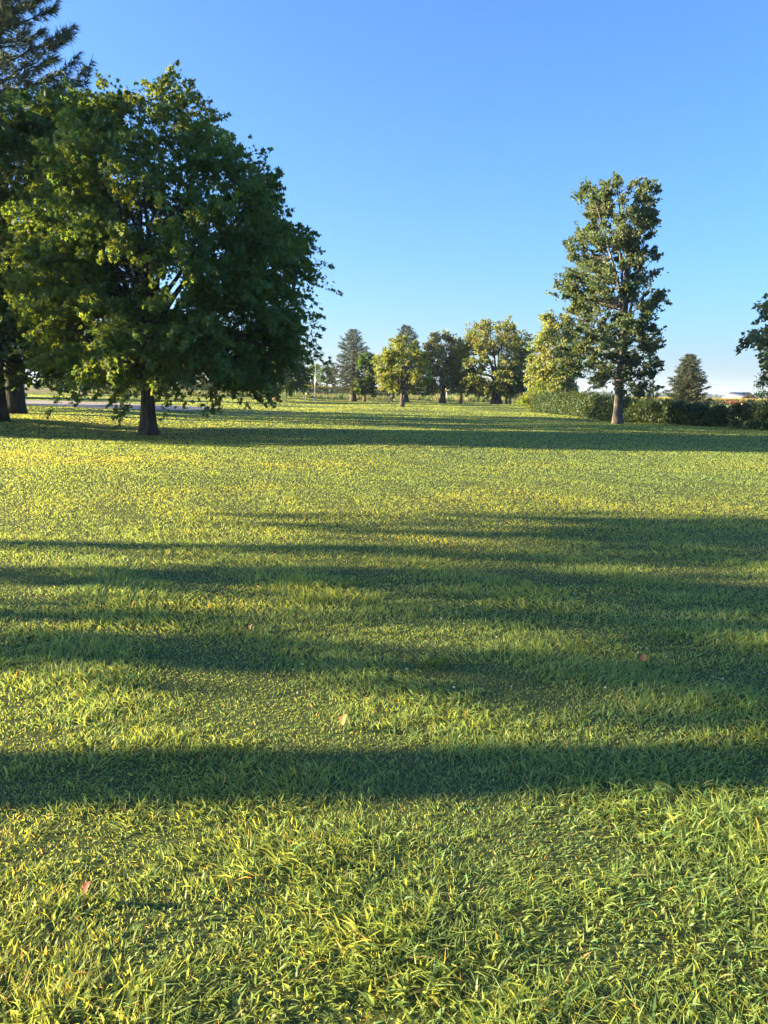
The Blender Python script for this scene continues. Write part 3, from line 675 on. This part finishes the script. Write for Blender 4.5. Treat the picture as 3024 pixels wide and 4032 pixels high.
# barn across the field
def barn():
    d = 330; a = at_depth(2911, 1567, d); pk = at_depth(2950, 1545, d); z0 = gz(a.x, d); w = (pk.x-a.x)
    e = thing('barn', (pk.x, d, z0), 'red barn with pale metal roof half hidden by shrubs beyond the field', 'barn')
    red = plain('barn_red', (.60, .13, .14), .8, .2, 1.0); roof = plain('roof_metal', (.34, .30, .29), .6, .1, .5); white = plain('trim_white', (.7, .68, .65), .6, .08)
    H = pk.z-z0; eh = a.z-z0; L = 10; th = R(20)                # ridge runs away to the left
    c, s = math.cos(th), math.sin(th)
    def q(u, v, z): return (u*c-v*s, u*s+v*c, z)
    hw = w*1.12
    V = [q(-hw, 0, 0), q(hw, 0, 0), q(hw, 0, eh), q(0, 0, H-.12), q(-hw, 0, eh), q(-hw, L, 0), q(hw, L, 0), q(hw, L, eh), q(0, L, H-.12), q(-hw, L, eh)]
    F = [(0, 1, 2), (0, 2, 4), (4, 2, 3), (5, 7, 6), (5, 9, 7), (9, 8, 7), (0, 4, 9), (0, 9, 5), (1, 6, 7), (1, 7, 2)]
    m = MB(); m.add(V, F); m.build('wall', red, e)
    for sd in (-1, 1):
        m = MB(); A = [q(0, -.5, H), q(0, L+.5, H), q(sd*(hw+.5), L+.5, eh-.3), q(sd*(hw+.5), -.5, eh-.3)]; B = [(x, y, z-.1) for x, y, z in A]
        m.add(A+B, [(0, 1, 2), (0, 2, 3), (4, 6, 5), (4, 7, 6), (0, 3, 7), (0, 7, 4), (3, 2, 6), (3, 6, 7), (2, 1, 5), (2, 5, 6), (1, 0, 4), (1, 4, 5)]); m.build('roof', roof, e)
    m = MB(); dx, dz = 1.3, 2.6
    A = [q(-dx, -.06, .02), q(dx, -.06, .02), q(dx, -.06, dz), q(-dx, -.06, dz)]; m.add(A, [(0, 1, 2), (0, 2, 3)]); m.build('door', white, e)
barn()
# pale farm shed seen between the far trees
def shed():
    d = 420; a = at_depth(1296, 1528, d); b = at_depth(1322, 1528, d); t = at_depth(1308, 1512, d); z0 = gz(a.x, d)
    e = thing('grain_bin', ((a.x+b.x)/2, d, z0), 'pale blue grey grain bin with conical roof glimpsed between far trees', 'grain bin')
    mt = plain('galvanised', (.30, .34, .38), .5, .1, 1.0, .2); r = (b.x-a.x)/2; H = a.z-z0+1.0
    m = MB(); m.tube([(0, 0, 0), (0, 0, H*.33), (0, 0, H*.66), (0, 0, H)], [r]*4, 20); m.build('wall', mt, e)
    m = MB(); m.tube([(0, 0, H+.01), (0, 0, (t.z-z0)*.96), (0, 0, t.z-z0)], [r*1.04, r*.25, r*.2], 20); m.build('roof', mt, e)
shed()

# ================================================================== park furniture on the far lawn
M_STEEL = plain('pole_paint', (.55, .57, .58), .4, .06, 2, .4); M_YEL = plain('yellow_paint', (.55, .33, .06), .6, .1); M_WBOX = plain('white_box', (.62, .60, .55), .6, .08)
M_GREYW = plain('grey_wood', (.24, .19, .14), .85, .2); M_DARK = plain('dark_metal', (.05, .05, .05), .6, .1); M_SOIL = plain('mulch', (.035, .028, .022), .95, .3, 8, bump=.4)
def flagpole():
    b = on_ground(1239, 1576); t = at_depth(1244, 1440, b.y); H = t.z-b.z
    e = thing('flagpole', b, 'thin bare metal flagpole in front of the dark low crowned tree', 'flagpole')
    m = MB(); m.tube([(0, 0, -.1), (.06, 0, H*.5), (.12, 0, H)], [.075, .06, .035], 10); m.build('pole', M_STEEL, e, True)
    m = MB(); m.tube([(.12, 0, H), (.12, 0, H+.06), (.12, 0, H+.14), (.12, 0, H+.2)], [.03, .09, .09, .02], 10); m.build('finial', M_YEL, e, True)
    m = MB(); m.tube([(0, 0, -.05), (0, 0, .05), (0, 0, .12)], [.2, .2, .12], 12); m.build('base', M_STEEL, e)
flagpole()
def post(label, px, row, top, w, mat, cap=None, name='post', lean=0.0, cat='post'):
    b = on_ground(px, row); t = at_depth(px, top, b.y); H = t.z-b.z; ww = w/3024*b.y
    e = thing(name, b, label, cat)
    m = MB(); m.tube([(0, 0, -.1), (lean*H*.5, 0, H*.5), (lean*H, 0, H)], [ww*.5, ww*.48, ww*.46], 8); m.build('shaft', mat, e)
    m = MB(); m.tube([(lean*H, 0, H), (lean*H, 0, H+ww*.25), (lean*H, 0, H+ww*.4)], [ww*.58, ww*.58, ww*.15], 8); m.build('cap', cap or mat, e)
post('short yellow post beside the white bench near the flagpole', 1205, 1573, 1556, 4.5, M_YEL)
post('white marker post beside the grey green ash tree', 1758, 1577, 1544, 3.6, M_WBOX)
post('pale wooden post at the corn edge behind the slim reddish trunk', 1877, 1569, 1549, 3.6, M_GREYW)
post('leaning pale yellow stake beside the slim reddish trunk', 1806, 1580, 1562, 2.2, M_YEL, lean=-.8, name='stake', cat='stake')
post('short tan post left of the golden tree', 1521, 1577, 1558, 3.2, M_GREYW)
post('thin dark post right of the golden tree', 1611, 1579, 1550, 1.6, M_DARK)
def box_on_legs(label, px, row, w, h):
    b = on_ground(px, row); k = b.y/3024; W_, H_ = w*k, h*k
    e = thing('utility_box', b, label, 'utility box')
    m = MB(); m.box((0, 0, H_*.55), (W_, W_*.8, H_*.9)); m.build('cabinet', M_WBOX, e)
    m = MB(); m.box((0, 0, H_*1.03), (W_*1.12, W_*.92, H_*.06)); m.build('lid', M_STEEL, e)
    m = MB(); m.box((0, 0, H_*.04), (W_*1.2, W_, H_*.1)); m.build('plinth', M_GREYW, e)
box_on_legs('small white utility box on the lawn left of the golden tree', 1490, 1573, 6, 11)
def bench():
    b = on_ground(1213, 1566); k = b.y/3024
    e = thing('bench', b, 'pale slatted bench beside the yellow post', 'bench')
    for i in range(3):
        m = MB(); m.box((0, -.16+.16*i, .45), (1.1, .13, .04)); m.build('seat_slat', M_WBOX, e)
    for i in range(3):
        m = MB(); m.box((0, .28+.03*i, .58+.15*i), (1.1, .03, .12)); m.build('back_slat', M_WBOX, e)
    for sx in (-.45, .45):
        m = MB(); m.tube([(sx, -.2, 0), (sx, -.2, .43)], [.03, .03], 6); m.build('leg', M_DARK, e)
        m = MB(); m.tube([(sx, .24, 0), (sx, .26, .45), (sx, .37, .98)], [.03]*3, 6); m.build('leg', M_DARK, e)
bench()
def planting_bed():
    b = on_ground(1236, 1567); rng = np.random.default_rng(91); w = 15/3024*b.y
    e = thing('flower_bed', b, 'low dark planting bed beside the flagpole foot', 'flower bed')
    n = 20; th = np.linspace(0, 2*np.pi, n, endpoint=False)
    m = MB(); m.tube([(0, 0, -.05), (0, 0, .06), (0, 0, .14)], [w, w*.97, w*.8], n); m.build('mound', M_SOIL, e, True)
    k = 900; r_ = np.sqrt(rng.random(k))*w*.9; a = rng.uniform(0, 6.28, k)
    V, F, t = leaves(np.c_[r_*np.cos(a), r_*np.sin(a), rng.uniform(.1, .3, k)], rng.normal(0, 1, (k, 3)), rng.normal(0, 1, (k, 3))+np.array([0, 0, 1]), rng.uniform(.08, .18, k), T_QUAD, tints(k, rng), rng)
    mesh_obj('foliage', V, F, M_MAPLE2, e, t)
planting_bed()
def orange_box():
    d = 62; a = at_depth(2924, 1600, d); b = at_depth(2924, 1589, d); z0 = gz(a.x, d); w = 8/3024*d
    e = thing('feed_box', (a.x, d, z0), 'small orange wooden box on a post seen through the gap in the hedge', 'box')
    og = plain('orange_wood', (.55, .26, .06), .7, .15)
    m = MB(); m.box((0, 0, a.z-z0+(b.z-a.z)*.5), (w, w*.8, (b.z-a.z)*.9)); m.build('body', og, e)
    m = MB(); m.box((0, 0, b.z-z0), (w*1.2, w, .03)); m.build('lid', og, e)
    m = MB(); m.tube([(0, 0, -.05), (0, 0, a.z-z0)], [.04, .04], 6); m.build('post', M_GREYW, e)
orange_box()
# power line beyond the field
def power_line():
    d = 420; xs = [at_depth(2420, 1500, d).x, at_depth(3150, 1500, d).x]; tops = []
    for i, x in enumerate(xs):
        z0 = gz(x, d); H = 10.6
        e = thing('utility_pole', (x, d, z0), ['wooden utility pole hidden behind the cottonwood across the field', 'wooden utility pole beyond the right hedge across the field'][i], 'utility pole', 'utility poles along the far road')
        m = MB(); m.tube([(0, 0, -.2), (0, 0, H*.5), (0, 0, H)], [.16, .14, .11], 8); m.build('shaft', M_GREYW, e)
        m = MB(); m.box((0, -.15, H-.5), (.12, 2.2, .12)); m.build('crossarm', M_GREYW, e)
        tops.append(np.array([x, d, z0+H]))
    for k, (oy, oz) in enumerate([(-1.0, -.4), (.8, -.4), (-.1, -2.0)]):
        a, b = tops[0]+[0, oy, oz], tops[1]+[0, oy, oz]; t = np.linspace(0, 1, 24)[:, None]
        P = a*(1-t)+b*t; P[:, 2] -= (4*t*(1-t))[:, 0]*.8
        m = MB(); m.tube(P, np.full(24, .018), 4); o = m.build('power_cable', M_DARK)
        tag(o, ['black cable strung on the near end of the crossarms', 'black cable strung on the far end of the crossarms', 'lowest black cable strung along the utility poles'][k], 'cable')
power_line()

# ================================================================== small things in the near grass
def fallen_leaf(label, px, row, size, seed, tilt, yaw, col):
    rng = np.random.default_rng(seed); b = on_ground(px, row)
    nu, nv = 9, 7; V = []; F = []
    for i in range(nu):
        u = i/(nu-1); half = .46*math.sin(math.pi*min(1, u*.93+.05))**.7*(1+.12*math.sin(u*19))*(1-.35*u)+.01
        for j in range(nv):
            v = (j/(nv-1)*2-1); V.append((u-.1, v*half, .22*(v*v)*half*2+.16*math.sin(u*3)+.02*rng.normal()))
    for i in range(nu-1):
        for j in range(nv-1):
            a = i*nv+j; F += [(a, a+1, a+nv+1), (a, a+nv+1, a+nv)]
    V = np.array(V)*size
    m = plain('dead_leaf_%d' % seed, col, .9, .35, 40, bump=.3)
    e = thing('fallen_leaf', b+Vector((0, 0, .032)), label, 'leaf', 'dead leaves lying in the grass'); n_ = Vector((-.62, -.62, .48)).normalized(); u_ = Vector((tilt, .2, 1)); u_ = (u_-n_*u_.dot(n_)).normalized(); v_ = n_.cross(u_)
    e.rotation_euler = Matrix((u_, v_, n_)).transposed().to_euler()
    mesh_obj('blade', V, F, m, e, smooth=True)
    q = MB(); q.tube([(-.1*size, 0, .0), (-.35*size, .05*size, -.05*size), (-.6*size, .15*size, .0)], [.0012, .001, .0008], 5); q.build('stalk', m, e)
fallen_leaf('orange brown dead leaf standing up in the sunlit strip of grass', 1350, 2875, .055, 1, .3, 2.6, (.40, .19, .06))
fallen_leaf('dark red brown dead leaf half sunk in the coarse near grass', 340, 3555, .045, 2, .3, 2.4, (.24, .08, .045))
fallen_leaf('small reddish dead leaf in the shaded lawn beyond the weed rosette', 2530, 2622, .05, 3, .2, 0, (.34, .15, .06))
fallen_leaf('tiny tan dead leaf lying on the shaded lawn left of the weed rosette', 985, 2495, .04, 4, .4, 0, (.38, .22, .09))
def weed():
    b = on_ground(1705, 2625); rng = np.random.default_rng(93)
    e = thing('broadleaf_weed', b, 'rosette of broad yellow green weed leaves in the shaded grass', 'weed')
    wm = leafmat('weed_leaf', (.13, .19, .035), (.34, .40, .05), .4)
    V = []; F = []; nu = 7
    for i in range(nu):
        u = i/(nu-1); h = .24*math.sin(math.pi*(u**.8)*.96+.06); z = .55*u-.45*u*u
        V += [(u, -h, z+.06), (u, 0, z), (u, h, z+.06)]
    for i in range(nu-1):
        for j in range(2):
            a = i*3+j; F += [(a, a+1, a+4), (a, a+4, a+3)]
    o0 = None
    for k in range(16):
        if o0 is None: o = o0 = mesh_obj('leaf', np.array(V), F, wm, e, np.ones((len(V), 3)), smooth=True)
        else: o = o0.copy(); COL.objects.link(o); o.parent = e
        s = rng.uniform(.05, .085); o.scale = (s, s, s); o.rotation_euler = (rng.uniform(-.2, .2), rng.uniform(-.9, -.1), k*2.399)
        o.location = (rng.normal(0, .05), rng.normal(0, .03), .012)
weed()
def clover():
    rng = np.random.default_rng(94); n = 130
    y = np.exp(rng.uniform(math.log(3.6), math.log(9), n)); x = rng.uniform(-.25, .62, n)*y
    B = np.c_[x, y, ground(x, y)+.045]; k = 9
    D = rng.normal(0, 1, (n*k, 3)); D[:, 2] = np.abs(D[:, 2])
    V, F, t = leaves(np.repeat(B, k, 0), D, rng.normal(0, 1, (n*k, 3)), rng.uniform(.006, .010, n*k), T_QUAD, np.ones((n*k, 3)), rng)
    o = mesh_obj('clover_flowers', V, F, leafmat('clover_white', (.62, .62, .55), (.5, .5, .4), .3), tint=t); tag(o, 'tiny white clover heads dotted through the mown lawn', 'flowers', kind='stuff')
clover()

# ================================================================== haze
def haze():
    m = bpy.data.materials.new('haze_air'); m.use_nodes = True; n = m.node_tree; n.nodes.clear()
    out = n.nodes.new('ShaderNodeOutputMaterial'); v = n.nodes.new('ShaderNodeVolumePrincipled')
    v.inputs['Color'].default_value = (.70, .82, .97, 1); v.inputs['Density'].default_value = .00014; v.inputs['Anisotropy'].default_value = .2
    n.links.new(v.outputs[0], out.inputs['Volume'])
    mb = MB(); mb.box((0, 0, 66), (18800, 18800, 140)); o = mb.build('haze', m); o['kind'] = 'stuff'; o['label'] = 'thin pale morning haze over the fields'; o['category'] = 'haze'
haze()
